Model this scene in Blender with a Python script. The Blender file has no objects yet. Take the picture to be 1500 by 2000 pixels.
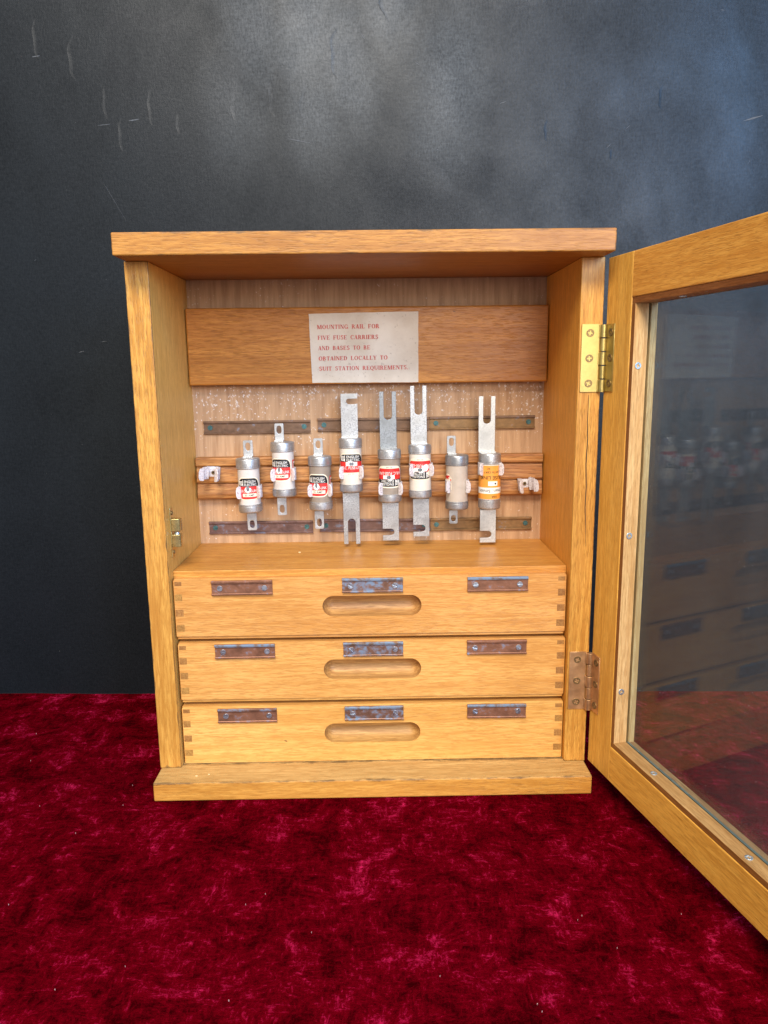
import bpy, math, random
from mathutils import Matrix, Vector, noise
from mathutils.geometry import tessellate_polygon
random.seed(7)
MM = 0.001
scene = bpy.context.scene
COL = scene.collection

# ------------------------------------------------------------------ camera
cam_d = bpy.data.cameras.new('camera')
cam = bpy.data.objects.new('camera', cam_d); COL.objects.link(cam)
cr = Vector((0.99984838, -0.01334012, -0.01119218)); cu = Vector((0.01345499, 0.18384977, 0.98286226)); cf = Vector((0.01105382, 0.98286383, -0.18400139))
cm = Matrix.Identity(4)
for i in range(3):
    cm[i][0] = cr[i]; cm[i][1] = cu[i]; cm[i][2] = -cf[i]
cm[0][3], cm[1][3], cm[2][3] = 0.005765, -0.641738, 0.379604
cam.matrix_world = cm
cam_d.sensor_fit = 'HORIZONTAL'; cam_d.sensor_width = 36.0; cam_d.lens = 36.0 * 1438.83 / 1500.0
cam_d.clip_start = 0.01; cam_d.clip_end = 50
scene.camera = cam

# ------------------------------------------------------------------ light
world = bpy.data.worlds.new('World'); scene.world = world; world.use_nodes = True
bg = world.node_tree.nodes['Background']
bg.inputs[0].default_value = (0.84, 0.88, 0.94, 1); bg.inputs[1].default_value = 0.60
def area(name, loc, target, sx, sy, power, color):
    d = bpy.data.lights.new(name, 'AREA'); d.shape = 'RECTANGLE'; d.size = sx; d.size_y = sy
    d.energy = power; d.color = color
    o = bpy.data.objects.new(name, d); COL.objects.link(o); o.location = loc
    o.rotation_euler = (Vector(target) - Vector(loc)).to_track_quat('-Z', 'Y').to_euler()
    return o
area('window_light', (1.65, -2.4, 1.45), (0.0, 0.05, 0.25), 1.2, 1.5, 84, (0.15, 0.46, 1.0))
area('ceiling_light', (-0.22, -1.75, 1.98), (0.0, 0.05, 0.22), 0.9, 0.7, 80, (1.0, 0.94, 0.85))
area('front_fill_light', (0.62, -2.6, 0.92), (0.0, 0.1, 0.28), 1.4, 0.9, 47, (1.0, 0.92, 0.82))  # fill lamp added behind the camera to brighten the cabinet interior
vs = scene.view_settings
vs.view_transform = 'Standard'; vs.look = 'None'; vs.gamma = 1.0; vs.exposure = 0.0; vs.use_curve_mapping = False

# ------------------------------------------------------------------ materials
class NT:
    def __init__(s, name):
        s.m = bpy.data.materials.new(name); s.m.use_nodes = True
        s.t = s.m.node_tree; s.b = s.t.nodes['Principled BSDF']
    def n(s, kind, **kw):
        nd = s.t.nodes.new(kind)
        for k, v in kw.items():
            if k.startswith('i_'):
                key = k[2:]; key = int(key) if key.isdigit() else key.replace('_', ' ')
                if isinstance(v, bpy.types.NodeSocket): s.t.links.new(v, nd.inputs[key])
                else: nd.inputs[key].default_value = v
            else: setattr(nd, k, v)
        return nd
    def link(s, a, b): s.t.links.new(a, b)
    def coord(s, scale=(1, 1, 1), rnd=True, rot=(0, 0, 0)):
        tc = s.n('ShaderNodeTexCoord'); out = tc.outputs['Object']
        if rnd:
            oi = s.n('ShaderNodeObjectInfo')
            a = s.n('ShaderNodeMath', operation='MULTIPLY', i_0=oi.outputs['Random'], i_1=37.0)
            v = s.n('ShaderNodeVectorMath', operation='ADD', i_0=out, i_1=a.outputs[0]); out = v.outputs[0]
        mp = s.n('ShaderNodeMapping'); s.link(out, mp.inputs[0]); mp.inputs['Scale'].default_value = scale; mp.inputs['Rotation'].default_value = rot
        return mp.outputs[0]
    def noise(s, vec, scale=1, detail=2, rough=.5, dist=0):
        nd = s.n('ShaderNodeTexNoise', i_Scale=scale, i_Detail=detail, i_Roughness=rough, i_Distortion=dist)
        s.link(vec, nd.inputs['Vector']); return nd.outputs['Fac']
    def ramp(s, fac, pts, interp='LINEAR'):
        r = s.n('ShaderNodeValToRGB'); s.link(fac, r.inputs[0]); r.color_ramp.interpolation = interp
        e = r.color_ramp.elements
        while len(e) < len(pts): e.new(.5)
        for el, (p, c) in zip(e, pts):
            el.position = p; el.color = (c, c, c, 1) if isinstance(c, (int, float)) else (*c, 1)
        return r.outputs[0]
    def mix(s, f, a, b, mode='MIX'):
        nd = s.n('ShaderNodeMix', data_type='RGBA', blend_type=mode)
        for ix, v in ((0, f), (6, a), (7, b)):
            sock = nd.inputs[ix]
            if isinstance(v, bpy.types.NodeSocket): s.link(v, sock)
            elif isinstance(v, (int, float)): sock.default_value = v if ix == 0 else (v, v, v, 1)
            else: sock.default_value = (*v, 1)
        return nd.outputs[2]
    def math(s, op, a, b=0.0, clamp=False):
        nd = s.n('ShaderNodeMath', operation=op, use_clamp=clamp)
        for k, v in ((0, a), (1, b)):
            if isinstance(v, bpy.types.NodeSocket): s.link(v, nd.inputs[k])
            else: nd.inputs[k].default_value = v
        return nd.outputs[0]
    def bump(s, h, strength, dist):
        b = s.n('ShaderNodeBump', i_Strength=strength, i_Distance=dist); s.link(h, b.inputs['Height'])
        s.link(b.outputs[0], s.b.inputs['Normal']); return b
    def set(s, **kw):
        for k, v in kw.items():
            key = k.replace('_', ' ')
            sock = s.b.inputs[key]
            if isinstance(v, bpy.types.NodeSocket): s.link(v, sock)
            elif isinstance(v, tuple) and len(v) == 3: sock.default_value = (*v, 1)
            else: sock.default_value = v
        return s

def wood(name, axis, light, dark, pore=.5, rough=.42, pscale=1.0, fig=1.0, grime=()):
    """oiled hardwood, grain along the given axis"""
    t = NT(name)
    def sc(al, ac): v = [ac, ac, ac]; v['XYZ'.index(axis)] = al; return tuple(v)
    warp = t.noise(t.coord(sc(5, 18)), 1, 2, .5)
    broad = t.noise(t.coord(sc(3.0 * fig, 60 * fig)), 1, 5, .62, 2.4)
    mid = t.noise(t.coord(sc(22, 360)), 1, 3, .65, .8)
    fine = t.noise(t.coord(sc(80 * pscale, 900 * pscale)), 1, 3, .65, .5)
    por = t.noise(t.coord(sc(120 * pscale, 1250 * pscale)), 1, 2, .5)
    blot = t.noise(t.coord((7, 7, 7)), 1, 3, .55)
    f = t.math('ADD', t.math('MULTIPLY', broad, .55), t.math('MULTIPLY', mid, .45))
    c = t.mix(t.ramp(f, [(.41, 0), (.59, 1)]), dark, light)
    mids = tuple((a + b) / 2 * .86 for a, b in zip(light, dark))
    c = t.mix(t.ramp(fine, [(.46, 0), (.60, .75)]), c, tuple(v * k for v, k in zip(mids, (.90, .80, .70))))
    pm = t.math('MULTIPLY', t.ramp(por, [(.54, 0), (.66, 1)]), t.ramp(warp, [(.35, .35), (.65, 1)]))
    c = t.mix(t.math('MULTIPLY', pm, pore * .62), c, tuple(v * .38 for v in dark))
    c = t.mix(.55, c, t.mix(t.ramp(blot, [(.3, 0), (.7, 1)]), tuple(v * .80 for v in (1, .94, .86)), (1.08, 1.08, 1.08)), 'MULTIPLY')
    oi = t.n('ShaderNodeObjectInfo'); hv = t.n('ShaderNodeHueSaturation'); t.link(c, hv.inputs['Color'])
    t.link(t.math('ADD', t.math('MULTIPLY', oi.outputs['Random'], .16), .92), hv.inputs['Value']); t.link(t.math('ADD', t.math('MULTIPLY', oi.outputs['Random'], .012), .494), hv.inputs['Hue']); c = hv.outputs[0]
    # handling grime and small dark nicks
    nick = t.noise(t.coord(sc(90, 210)), 1, 1, .4)
    c = t.mix(t.ramp(nick, [(.83, 0), (.86, .7)]), c, (.05, .026, .012))
    if grime:
        sx = t.n('ShaderNodeSeparateXYZ'); t.link(t.coord((1, 1, 1), False), sx.inputs[0]); gn = t.noise(t.coord(sc(60, 160)), 1, 4, .65)
        for edge in grime:          # an arris: [(axis, position, width), ...] in metres
            m = gn
            k = None
            for a, p, w in edge:
                d = t.math('SUBTRACT', 1.0, t.math('DIVIDE', t.math('ABSOLUTE', t.math('SUBTRACT', sx.outputs[a], p)), w), True)
                k = d if k is None else t.math('MULTIPLY', k, d)
            c = t.mix(t.ramp(t.math('ADD', m, t.math('MULTIPLY', k, .45)), [(.80, 0), (.98, .70)]), c, (.075, .042, .020))
    h = t.math('SUBTRACT', t.math('MULTIPLY', fine, .5), pm)
    t.bump(h, .35, .0004)
    r = t.ramp(blot, [(.3, rough - .07), (.7, rough + .10)])
    t.set(Base_Color=c, Roughness=r, Specular_IOR_Level=.35)
    return t.m

LIGHT, DARK = (.690, .345, .070), (.530, .232, .038)
M = {}
for ax in 'XYZ':
    M['oak' + ax] = wood('golden_teak_' + ax, ax, LIGHT, DARK)
M['right'] = wood('bounce_orange_teak', 'Z', (.80, .345, .056), (.66, .260, .036), .3)  # deeper orange stands in for light bouncing inside the cabinet
M['left'] = wood('lit_yellow_teak', 'Z', (.84, .50, .135), (.68, .37, .085), .3)  # lighter yellow stands in for light falling on the left panel
M['topb'] = wood('top_teak', 'X', (.46, .205, .036), (.33, .130, .019), .7, .42, .8, 1, [[('Z', .4913, .004), ('Y', -.032, .004)], [('X', .1992, .003)], [('X', -.1992, .0025)], [('Z', .4737, .0022), ('Y', -.032, .004)]])
M['base'] = wood('base_teak', 'X', (.66, .315, .062), (.50, .210, .034), .6, .42, .9, 1, [[('Z', .0175, .0035), ('Y', -.029, .004)], [('X', .1996, .003)], [('X', -.1994, .002)]])
M['worn'] = wood('worn_base_top', 'X', (.60, .375, .135), (.47, .265, .082), .6, .55, .8, 1, [[('Y', -.029, .005)], [('Y', .004, .006)]])
M['edgeZ'] = wood('side_edge_teak', 'Z', (.62, .31, .066), (.42, .170, .028), .8, .40, .8, 1, [[('X', -.2001, .0022)], [('X', .2001, .0022)], [('X', -.1804, .0016)], [('Z', .0176, .006)]])
M['drawer'] = wood('drawer_teak', 'X', (.735, .385, .108), (.590, .270, .062), .30, .38, 1, .8)
M['board'] = wood('red_brown_board', 'X', (.58, .225, .040), (.42, .145, .022), .6, .40, .9, .8)
M['rail'] = wood('dark_grained_rail', 'X', (.54, .265, .075), (.30, .115, .026), .95, .45, .6)
M['bead'] = wood('pale_bead', 'Z', (.66, .41, .17), (.50, .27, .09), .6, .5, .8)
M['beadX'] = wood('pale_bead_x', 'X', (.46, .26, .105), (.33, .165, .055), .9, .5, .8)
M['beadface'] = wood('stained_bead_face', 'Z', (.27, .105, .028), (.19, .066, .016), .6)
M['beadfaceX'] = wood('stained_bead_face_x', 'X', (.27, .105, .028), (.19, .066, .016), .6)
M['doorZ'] = wood('door_stile_wood', 'Z', (.78, .41, .085), (.62, .285, .048), .4, .36)
M['doorX'] = wood('door_rail_wood', 'X', (.76, .385, .075), (.62, .275, .044), .4, .36)
M['finger'] = wood('end_grain', 'Y', (.43, .215, .055), (.29, .13, .03), .8, .55)
M['scoop'] = wood('scoop_wood', 'X', (.60, .325, .10), (.37, .175, .05), .9, .5, .7)

def plain(name, col, rough=.5, metal=0.0, var=.15, vscale=60, spec=.5, bump=0):
    t = NT(name); n = t.noise(t.coord((vscale,) * 3), 1, 4, .6)
    c = t.mix(t.ramp(n, [(.3, 0), (.7, 1)]), tuple(v * (1 - var) for v in col), tuple(min(1, v * (1 + var)) for v in col))
    t.set(Base_Color=c, Roughness=t.ramp(n, [(.3, max(.05, rough - .08)), (.7, min(1, rough + .08))]), Metallic=metal, Specular_IOR_Level=spec)
    if bump: t.bump(n, bump, .0005)
    return t.m

def plywood():
    t = NT('plywood_back')
    v = t.coord((1, 1, 1), False)
    rings = t.n('ShaderNodeTexWave', wave_type='RINGS', rings_direction='Y', i_Scale=7.0, i_Distortion=3.0, i_Detail=2.0, i_Detail_Scale=1.2)
    mp = t.coord((4.2, 1, .85), False); t.link(mp, rings.inputs['Vector'])
    fib = t.noise(t.coord((420, 100, 26), False), 1, 3, .6)
    f = t.math('ADD', t.math('MULTIPLY', rings.outputs['Fac'], .14), t.math('MULTIPLY', fib, .86))
    c = t.mix(t.ramp(f, [(.30, 0), (.62, 1)]), (.375, .210, .105), (.52, .315, .168))
    tone = t.noise(t.coord((8, 8, 5), False), 1, 3, .5)
    c = t.mix(.6, c, t.mix(t.ramp(tone, [(.3, 0), (.7, 1)]), (.80, .76, .74), (1.05, 1.05, 1.05)), 'MULTIPLY')
    sx = t.n('ShaderNodeSeparateXYZ'); t.link(v, sx.inputs[0])
    # scattered white flakes, thick in some places
    fl = t.noise(t.coord((520, 300, 430), False), 1, 2, .6)
    dens = t.noise(t.coord((17, 17, 17), False), 1, 3, .6)
    near = t.ramp(sx.outputs['Z'], [(.29, 0), (.37, .085), (.40, .06), (.42, .0)])
    thr = t.math('ADD', t.math('MULTIPLY', dens, .34), near)
    fm = t.math('ADD', fl, thr)
    c = t.mix(t.ramp(fm, [(.865, 0), (.915, .85)]), c, (.74, .67, .60))
    t.set(Base_Color=c, Roughness=.6, Specular_IOR_Level=.3); t.bump(f, .2, .0004)
    return t.m
M['ply'] = plywood()

def galv(name, base=.56, spots=.5, tint=(1, 1, .99)):
    t = NT(name)
    n = t.noise(t.coord((820,) * 3), 1, 3, .7); b = t.noise(t.coord((70,) * 3), 1, 3, .55)
    thr = t.math('ADD', n, t.math('MULTIPLY', b, .35))
    c = t.mix(t.ramp(b, [(.3, 0), (.7, 1)]), tuple(base * .80 * k for k in tint), tuple(base * 1.12 * k for k in tint))
    c = t.mix(t.math('MULTIPLY', t.ramp(thr, [(.68, 0), (.80, 1)]), spots), c, (.11, .11, .115))
    t.set(Base_Color=c, Roughness=t.ramp(b, [(.3, .32), (.7, .50)]), Metallic=.8)
    t.bump(n, .15, .0003)
    return t.m
M['cap'] = galv('tinned_cap', .54, .35)
M['tab'] = galv('speckled_tab', .46, .5)
M['tabdark'] = galv('dark_speckled_tab', .29, .5, (.95, 1, 1.03))
M['tabclean'] = galv('clean_tab', .50, .2, (1, .99, .95))
M['capdark'] = galv('dull_cap', .40, .3)

def strip(name, blue, warm):
    """old copper channel with blue-grey oxide and painted-in sky reflection"""
    t = NT(name)
    n = t.noise(t.coord((110, 110, 140)), 1, 4, .65, .3); f = t.noise(t.coord((260,) * 3), 1, 3, .6)
    a = t.mix(t.ramp(n, [(.3, 0), (.7, 1)]), tuple(v * .55 for v in warm), warm)
    k = t.math('ADD', t.math('MULTIPLY', n, .6), t.math('MULTIPLY', f, .4))
    ox_sky = t.ramp(k, [(.60 - .22 * blue, 0), (.74 - .22 * blue, .85)])
    c = t.mix(ox_sky, a, (.17, .255, .36))  # blue also carries the sky's reflection, painted as colour over the copper
    t.set(Base_Color=c, Roughness=t.ramp(k, [(.3, .36), (.7, .56)]), Metallic=t.ramp(ox_sky, [(0, .55), (1, .30)])); t.bump(f, .25, .0003)
    return t.m
M['strip_a'] = strip('copper_strip', .18, (.34, .150, .085))
M['strip_b'] = strip('blue_copper_strip', .62, (.30, .150, .095))
M['strip_back'] = strip('bronze_strip', .12, (.22, .125, .075))
M['strip_gold'] = strip('golden_strip', .04, (.28, .155, .062))
M['strip_violet'] = strip('violet_bronze_strip', .26, (.22, .125, .105))
M['lip'] = strip('oxide_sky_lip', .95, (.30, .18, .11))
M['screw'] = plain('steel_screw', (.50, .56, .62), .32, .9, .25, 300)
M['screw_green'] = plain('verdigris_screw', (.055, .135, .135), .45, .5, .5, 300)
M['screw_zinc'] = plain('zinc_screw', (.60, .68, .72), .30, .85, .2, 250)
M['screw_brass'] = plain('brass_screw', (.24, .16, .07), .40, .7, .3, 250)
M['hole'] = plain('dark_recess', (.02, .014, .01), .8)
M['brass'] = plain('brass', (.50, .38, .13), .40, .9, .18, 120)
M['brass_red'] = plain('coppery_brass', (.62, .38, .19), .40, .85, .18, 120)
M['brass_pale'] = plain('pale_brass', (.62, .50, .22), .30, .95, .15, 120)
M['ceramic_white'] = plain('white_ceramic', (.60, .54, .48), .32, 0, .10, 90)
M['ceramic_cream'] = plain('cream_ceramic', (.64, .575, .48), .32, 0, .08, 60)
M['ceramic_taupe'] = plain('taupe_ceramic', (.27, .215, .165), .35, 0, .10, 120)
M['ceramic_pink'] = plain('pinkish_ceramic', (.47, .385, .30), .38, 0, .10, 90)
M['cream'] = plain('cream_print', (.80, .70, .52), .5, 0, .06, 120)
M['white'] = plain('white_print', (.82, .78, .70), .5, 0, .05, 120)
M['red'] = plain('red_print', (.66, .028, .022), .42, 0, .10, 150)
M['black'] = plain('black_print', (.014, .013, .014), .42, 0, .2, 150)
M['orange'] = plain('orange_print', (.78, .31, .045), .42, 0, .05, 80)
M['grey'] = plain('grey_rub', (.13, .135, .14), .5, 0, .5, 300)
def clipmat():
    t = NT('flaked_white_coating'); n = t.noise(t.coord((620,) * 3), 1, 3, .7)
    c = t.mix(t.ramp(n, [(.50, 0), (.64, .85)]), (.70, .65, .64), (.34, .26, .27)); t.set(Base_Color=c, Roughness=.55); t.bump(n, .4, .0004); return t.m
M['clip'] = clipmat()
def paper():
    t = NT('aged_paper'); b = t.noise(t.coord((22,) * 3), 1, 5, .65); f = t.noise(t.coord((330,) * 3), 1, 3, .7)
    c = t.mix(t.ramp(b, [(.32, 0), (.68, 1)]), (.64, .53, .39), (.80, .70, .55))
    c = t.mix(t.ramp(f, [(.62, 0), (.74, .5)]), c, (.27, .19, .11)); t.set(Base_Color=c, Roughness=.8, Specular_IOR_Level=.2); return t.m
M['paper'] = paper()
M['ink'] = plain('red_ink', (.55, .035, .03), .6, 0, .25, 400)

def glass():
    t = NT('window_glass'); t.t.nodes.remove(t.b)
    out = [n for n in t.t.nodes if n.type == 'OUTPUT_MATERIAL'][0]
    tr = t.n('ShaderNodeBsdfTransparent'); tr.inputs[0].default_value = (.93, .96, .95, 1)
    gl = t.n('ShaderNodeBsdfGlossy'); gl.inputs['Roughness'].default_value = 0.0; gl.inputs[0].default_value = (1, 1, 1, 1)
    lw = t.n('ShaderNodeLayerWeight'); lw.inputs[0].default_value = .5
    fr = t.math('ADD', t.math('MULTIPLY', t.math('POWER', lw.outputs['Facing'], 5.0), .75), .016)
    m1 = t.n('ShaderNodeMixShader'); t.link(fr, m1.inputs[0]); t.link(tr.outputs[0], m1.inputs[1]); t.link(gl.outputs[0], m1.inputs[2])
    # thin film of dust and wiped smears
    d = t.n('ShaderNodeBsdfDiffuse'); d.inputs[0].default_value = (.60, .63, .66, 1)
    b = t.noise(t.coord((9, 9, 4), False), 1, 4, .6, .5); f = t.noise(t.coord((750,) * 3, False), 1, 1, .5)
    s = t.math('ADD', t.ramp(b, [(.35, .014), (.72, .036)]), t.ramp(f, [(.80, 0), (.83, .5)]))
    m2 = t.n('ShaderNodeMixShader'); t.link(s, m2.inputs[0]); t.link(m1.outputs[0], m2.inputs[1]); t.link(d.outputs[0], m2.inputs[2])
    t.link(m2.outputs[0], out.inputs[0]); return t.m
M['glass'] = glass()
M['glass_edge'] = plain('green_glass_edge', (.10, .13, .115), .25)

def wallmat():
    t = NT('black_paint_wall')
    cl = t.noise(t.coord((6.5, 6.5, 4.2), False), 1, 6, .62, .6)
    cl2 = t.noise(t.coord((19, 19, 14), False), 1, 4, .6, .4)
    st = t.noise(t.coord((520, 520, 210), False, (0, .25, 0)), 1, 4, .8)
    st2 = t.noise(t.coord((130, 130, 420), False, (0, .2, 0)), 1, 3, .75)
    brush = t.math('ADD', t.math('MULTIPLY', st, .65), t.math('MULTIPLY', st2, .35))
    cloud = t.math('ADD', t.math('MULTIPLY', cl, .65), t.math('MULTIPLY', cl2, .35))
    smear = t.ramp(cloud, [(.36, 0), (.64, 1)])
    tooth = t.ramp(brush, [(.40, 0), (.62, 1)])
    # smooth rubbed patches alternate with toothy, fibrous paint
    chalk = t.math('ADD', t.math('MULTIPLY', smear, .54), t.math('MULTIPLY', tooth, .46))
    c = t.mix(chalk, (.0030, .0043, .0056), (.0080, .0108, .0136))
    # hand-wide paler patches blended into the wall colour
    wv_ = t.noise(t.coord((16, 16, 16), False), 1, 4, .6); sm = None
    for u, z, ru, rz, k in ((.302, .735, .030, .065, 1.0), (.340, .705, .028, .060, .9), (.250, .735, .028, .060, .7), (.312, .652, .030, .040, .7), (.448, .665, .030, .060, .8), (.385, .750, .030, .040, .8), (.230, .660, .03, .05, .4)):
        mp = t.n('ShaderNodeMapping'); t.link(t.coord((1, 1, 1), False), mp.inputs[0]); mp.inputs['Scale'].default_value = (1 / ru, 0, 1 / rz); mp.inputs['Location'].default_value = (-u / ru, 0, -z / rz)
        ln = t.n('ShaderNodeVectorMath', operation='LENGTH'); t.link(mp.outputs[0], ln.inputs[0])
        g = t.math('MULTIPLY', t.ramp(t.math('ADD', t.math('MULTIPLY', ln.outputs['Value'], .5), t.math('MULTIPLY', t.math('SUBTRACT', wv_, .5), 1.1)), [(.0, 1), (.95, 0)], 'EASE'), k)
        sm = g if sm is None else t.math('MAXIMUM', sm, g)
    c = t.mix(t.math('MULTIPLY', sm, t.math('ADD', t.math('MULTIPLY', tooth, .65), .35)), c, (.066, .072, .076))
    fk = t.noise(t.coord((300, 300, 210), False, (0, .5, 0)), 1, 1, .4)
    c = t.mix(t.ramp(fk, [(.80, 0), (.84, .35)]), c, (.12, .12, .12))
    t.set(Base_Color=c, Roughness=t.ramp(cloud, [(.36, .50), (.64, .36)]), Specular_IOR_Level=t.ramp(chalk, [(.1, .15), (.9, .30)]))
    t.bump(t.math('ADD', brush, t.math('MULTIPLY', cl, 2.0)), .22, .0010)
    return t.m
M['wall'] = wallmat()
M['chalk'] = plain('chalk_scuff', (.085, .088, .092), .9, 0, .3, 200)

def velvet():
    t = NT('crushed_velvet')
    warpn = t.n('ShaderNodeTexNoise', i_Scale=6.0, i_Detail=3.0); t.link(t.coord((1, 1, 1), False), warpn.inputs['Vector'])
    def wv(scale, amt, rot=0):
        vm = t.n('ShaderNodeVectorMath', operation='MULTIPLY_ADD'); t.link(warpn.outputs['Color'], vm.inputs[0]); vm.inputs[1].default_value = (amt,) * 3
        t.link(t.coord((1, 1, 1), False), vm.inputs[2])
        mp = t.n('ShaderNodeMapping'); t.link(vm.outputs[0], mp.inputs[0]); mp.inputs['Scale'].default_value = scale; mp.inputs['Rotation'].default_value = (0, 0, rot); return mp.outputs[0]
    big = t.noise(wv((29, 29, 29), .045), 1, 8, .76, .5)
    streak = t.noise(wv((95, 330, 60), .035, .5), 1, 6, .75, .6)
    streak2 = t.noise(wv((330, 110, 60), .035, .25), 1, 6, .75, .6)
    fine = t.noise(t.coord((900, 1100, 700), False), 1, 2, .6)
    s = t.math('ADD', t.math('MULTIPLY', t.math('MAXIMUM', streak, streak2), .8), t.math('MULTIPLY', fine, .2))
    k = t.math('ADD', s, t.math('MULTIPLY', t.math('SUBTRACT', big, .5), 1.0))
    lay = t.ramp(k, [(.38, 0), (.60, 1)])            # pile leaning one way or the other
    crush = t.ramp(k, [(.605, 0), (.67, .28), (.80, 1)])   # flattened, lustrous pile
    c = t.mix(lay, (.026, .0001, .0010), (.115, .0003, .0038))
    c = t.mix(crush, c, (.47, .010, .064))
    t.set(Base_Color=c, Roughness=.75, Specular_IOR_Level=.0, Sheen_Weight=t.math('MULTIPLY', crush, .30), Sheen_Roughness=.38, Sheen_Tint=(1.0, .10, .28))
    t.bump(k, .55, .004)
    return t.m
M['velvet'] = velvet()

# ------------------------------------------------------------------ mesh helpers
class MB:
    def __init__(s): s.v = []; s.f = []; s.mi = []
    def add(s, vs, fs, mi=0):
        o = len(s.v); s.v += [tuple(v) for v in vs]
        for f in fs: s.f.append(tuple(o + i for i in f)); s.mi.append(mi)
    def box(s, x0, x1, y0, y1, z0, z1, mi=0):
        s.add([(x0, y0, z0), (x1, y0, z0), (x1, y1, z0), (x0, y1, z0), (x0, y0, z1), (x1, y0, z1), (x1, y1, z1), (x0, y1, z1)],
              [(0, 3, 2, 1), (4, 5, 6, 7), (0, 1, 5, 4), (1, 2, 6, 5), (2, 3, 7, 6), (3, 0, 4, 7)], mi)
    def prism(s, outer, holes, d0, d1, fn=lambda a, b, d: (a, d, b), mi=0):
        """2-D outline with holes, extruded from depth d0 to d1; fn maps (a, b, depth) to xyz"""
        loops = [list(outer)] + [list(h) for h in holes]
        flat = [p for l in loops for p in l]; n = len(flat)
        tris = tessellate_polygon([[Vector((a, b, 0)) for a, b in l] for l in loops])
        vs = [fn(a, b, d0) for a, b in flat] + [fn(a, b, d1) for a, b in flat]
        fs = [tuple(t) for t in tris] + [tuple(n + i for i in reversed(t)) for t in tris]
        o = 0
        for l in loops:
            m = len(l)
            for i in range(m): j = (i + 1) % m; fs.append((o + i, o + j, n + o + j, n + o + i))
            o += m
        s.add(vs, fs, mi)
    def lathe(s, prof, seg=40, c=(0, 0, 0), mi=0, ax='z'):
        vs = []; fs = []; k = len(prof)
        for i in range(seg):
            a = 2 * math.pi * i / seg
            for r, z in prof:
                p = (r * math.cos(a), r * math.sin(a), z) if ax == 'z' else (r * math.cos(a), z, r * math.sin(a))
                vs.append((p[0] + c[0], p[1] + c[1], p[2] + c[2]))
        for i in range(seg):
            j = (i + 1) % seg
            for q in range(k - 1): fs.append((i * k + q, j * k + q, j * k + q + 1, i * k + q + 1))
        s.add(vs, fs, mi)
    def build(s, name, mats, parent=None, bevel=0, smooth=False, seg=2):
        me = bpy.data.meshes.new(name)
        me.from_pydata([(x * MM, y * MM, z * MM) for x, y, z in s.v], [], s.f)
        if not isinstance(mats, (list, tuple)): mats = [mats]
        for m in mats: me.materials.append(m)
        for p, i in zip(me.polygons, s.mi): p.material_index = i
        import bmesh
        b = bmesh.new(); b.from_mesh(me)
        bmesh.ops.remove_doubles(b, verts=b.verts, dist=1e-6); bmesh.ops.recalc_face_normals(b, faces=b.faces)
        b.to_mesh(me); b.free()
        o = bpy.data.objects.new(name, me); COL.objects.link(o)
        if parent: o.parent = parent
        if smooth:
            for p in me.polygons: p.use_smooth = True
            try: me.set_sharp_from_angle(angle=math.radians(35))
            except Exception: pass
        if bevel:
            md = o.modifiers.new('bevel', 'BEVEL'); md.width = bevel * MM; md.segments = seg; md.limit_method = 'ANGLE'; md.angle_limit = math.radians(40)
            md.harden_normals = False
        return o
def box(name, dims, mat, parent=None, bevel=.6): b = MB(); b.box(*dims); return b.build(name, mat, parent, bevel)
def circle(cx, cy, rx, ry=None, n=28, a0=0, a1=2 * math.pi):
    ry = ry or rx; full = abs(a1 - a0 - 2 * math.pi) < 1e-6
    m = n if full else n + 1
    return [(cx + rx * math.cos(a0 + (a1 - a0) * i / n), cy + ry * math.sin(a0 + (a1 - a0) * i / n)) for i in range(m)]
def stadium(cx, cy, hw, r, n=14, r0=None):
    """outline of a slot of half width hw whose ends are half circles of radius r (r0: centres stay where radius r0 puts them)"""
    e = hw - (r0 or r)
    return circle(cx + e, cy, r, None, n, -math.pi / 2, math.pi / 2) + circle(cx - e, cy, r, None, n, math.pi / 2, 3 * math.pi / 2)
def empty(name, loc=(0, 0, 0), parent=None):
    o = bpy.data.objects.new(name, None); COL.objects.link(o); o.location = [v * MM for v in loc]; o.empty_display_size = .02
    if parent: o.parent = parent
    return o
def tag(o, label=None, cat=None, group=None, kind=None):
    for k, v in (('label', label), ('category', cat), ('group', group), ('kind', kind)):
        if v: o[k] = v
    return o
def copy(o, parent, loc=None, rot=None):
    c = o.copy(); COL.objects.link(c); c.parent = parent
    if loc: c.location = [v * MM for v in loc]
    if rot: c.rotation_euler = rot
    return c

# screws: local +Y is into the wood, head faces -Y, made once and copied
def slot_screw_mesh(r, mat):
    b = MB(); g = .32
    b.prism(circle(0, 0, r), [], -.25, .6)
    a = math.asin(g / r)
    for s0 in (0, math.pi):
        pts = circle(0, 0, r * .97, None, 14, s0 + a, s0 + math.pi - a)
        b.prism(pts, [], -.85, -.26)
    return b.build('screw', mat, None, .18, False, 1)
def cross_screw_mesh(r, mat):
    b = MB(); w = .20 * r; l = .62 * r
    cross = [(-w, -l), (w, -l), (w, -w), (l, -w), (l, w), (w, w), (w, l), (-w, l), (-w, w), (-l, w), (-l, -w), (-w, -w)]
    cross = [(x * .92 + y * .38, y * .92 - x * .38) for x, y in cross]
    b.prism(circle(0, 0, r), [cross], -.55, .05); b.prism(circle(0, 0, r * .9), [], .06, .7, mi=1)
    return b.build('screw', [mat, M['hole']], None, .15, False, 1)
SCREW = {'steel': slot_screw_mesh(2.55, M['screw']), 'green': slot_screw_mesh(2.6, M['screw_green']),
         'brass': cross_screw_mesh(3.3, M['screw_brass']), 'zinc': cross_screw_mesh(2.7, M['screw_zinc']), 'small': cross_screw_mesh(1.9, M['screw_brass'])}
for o in SCREW.values(): COL.objects.unlink(o)
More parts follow.
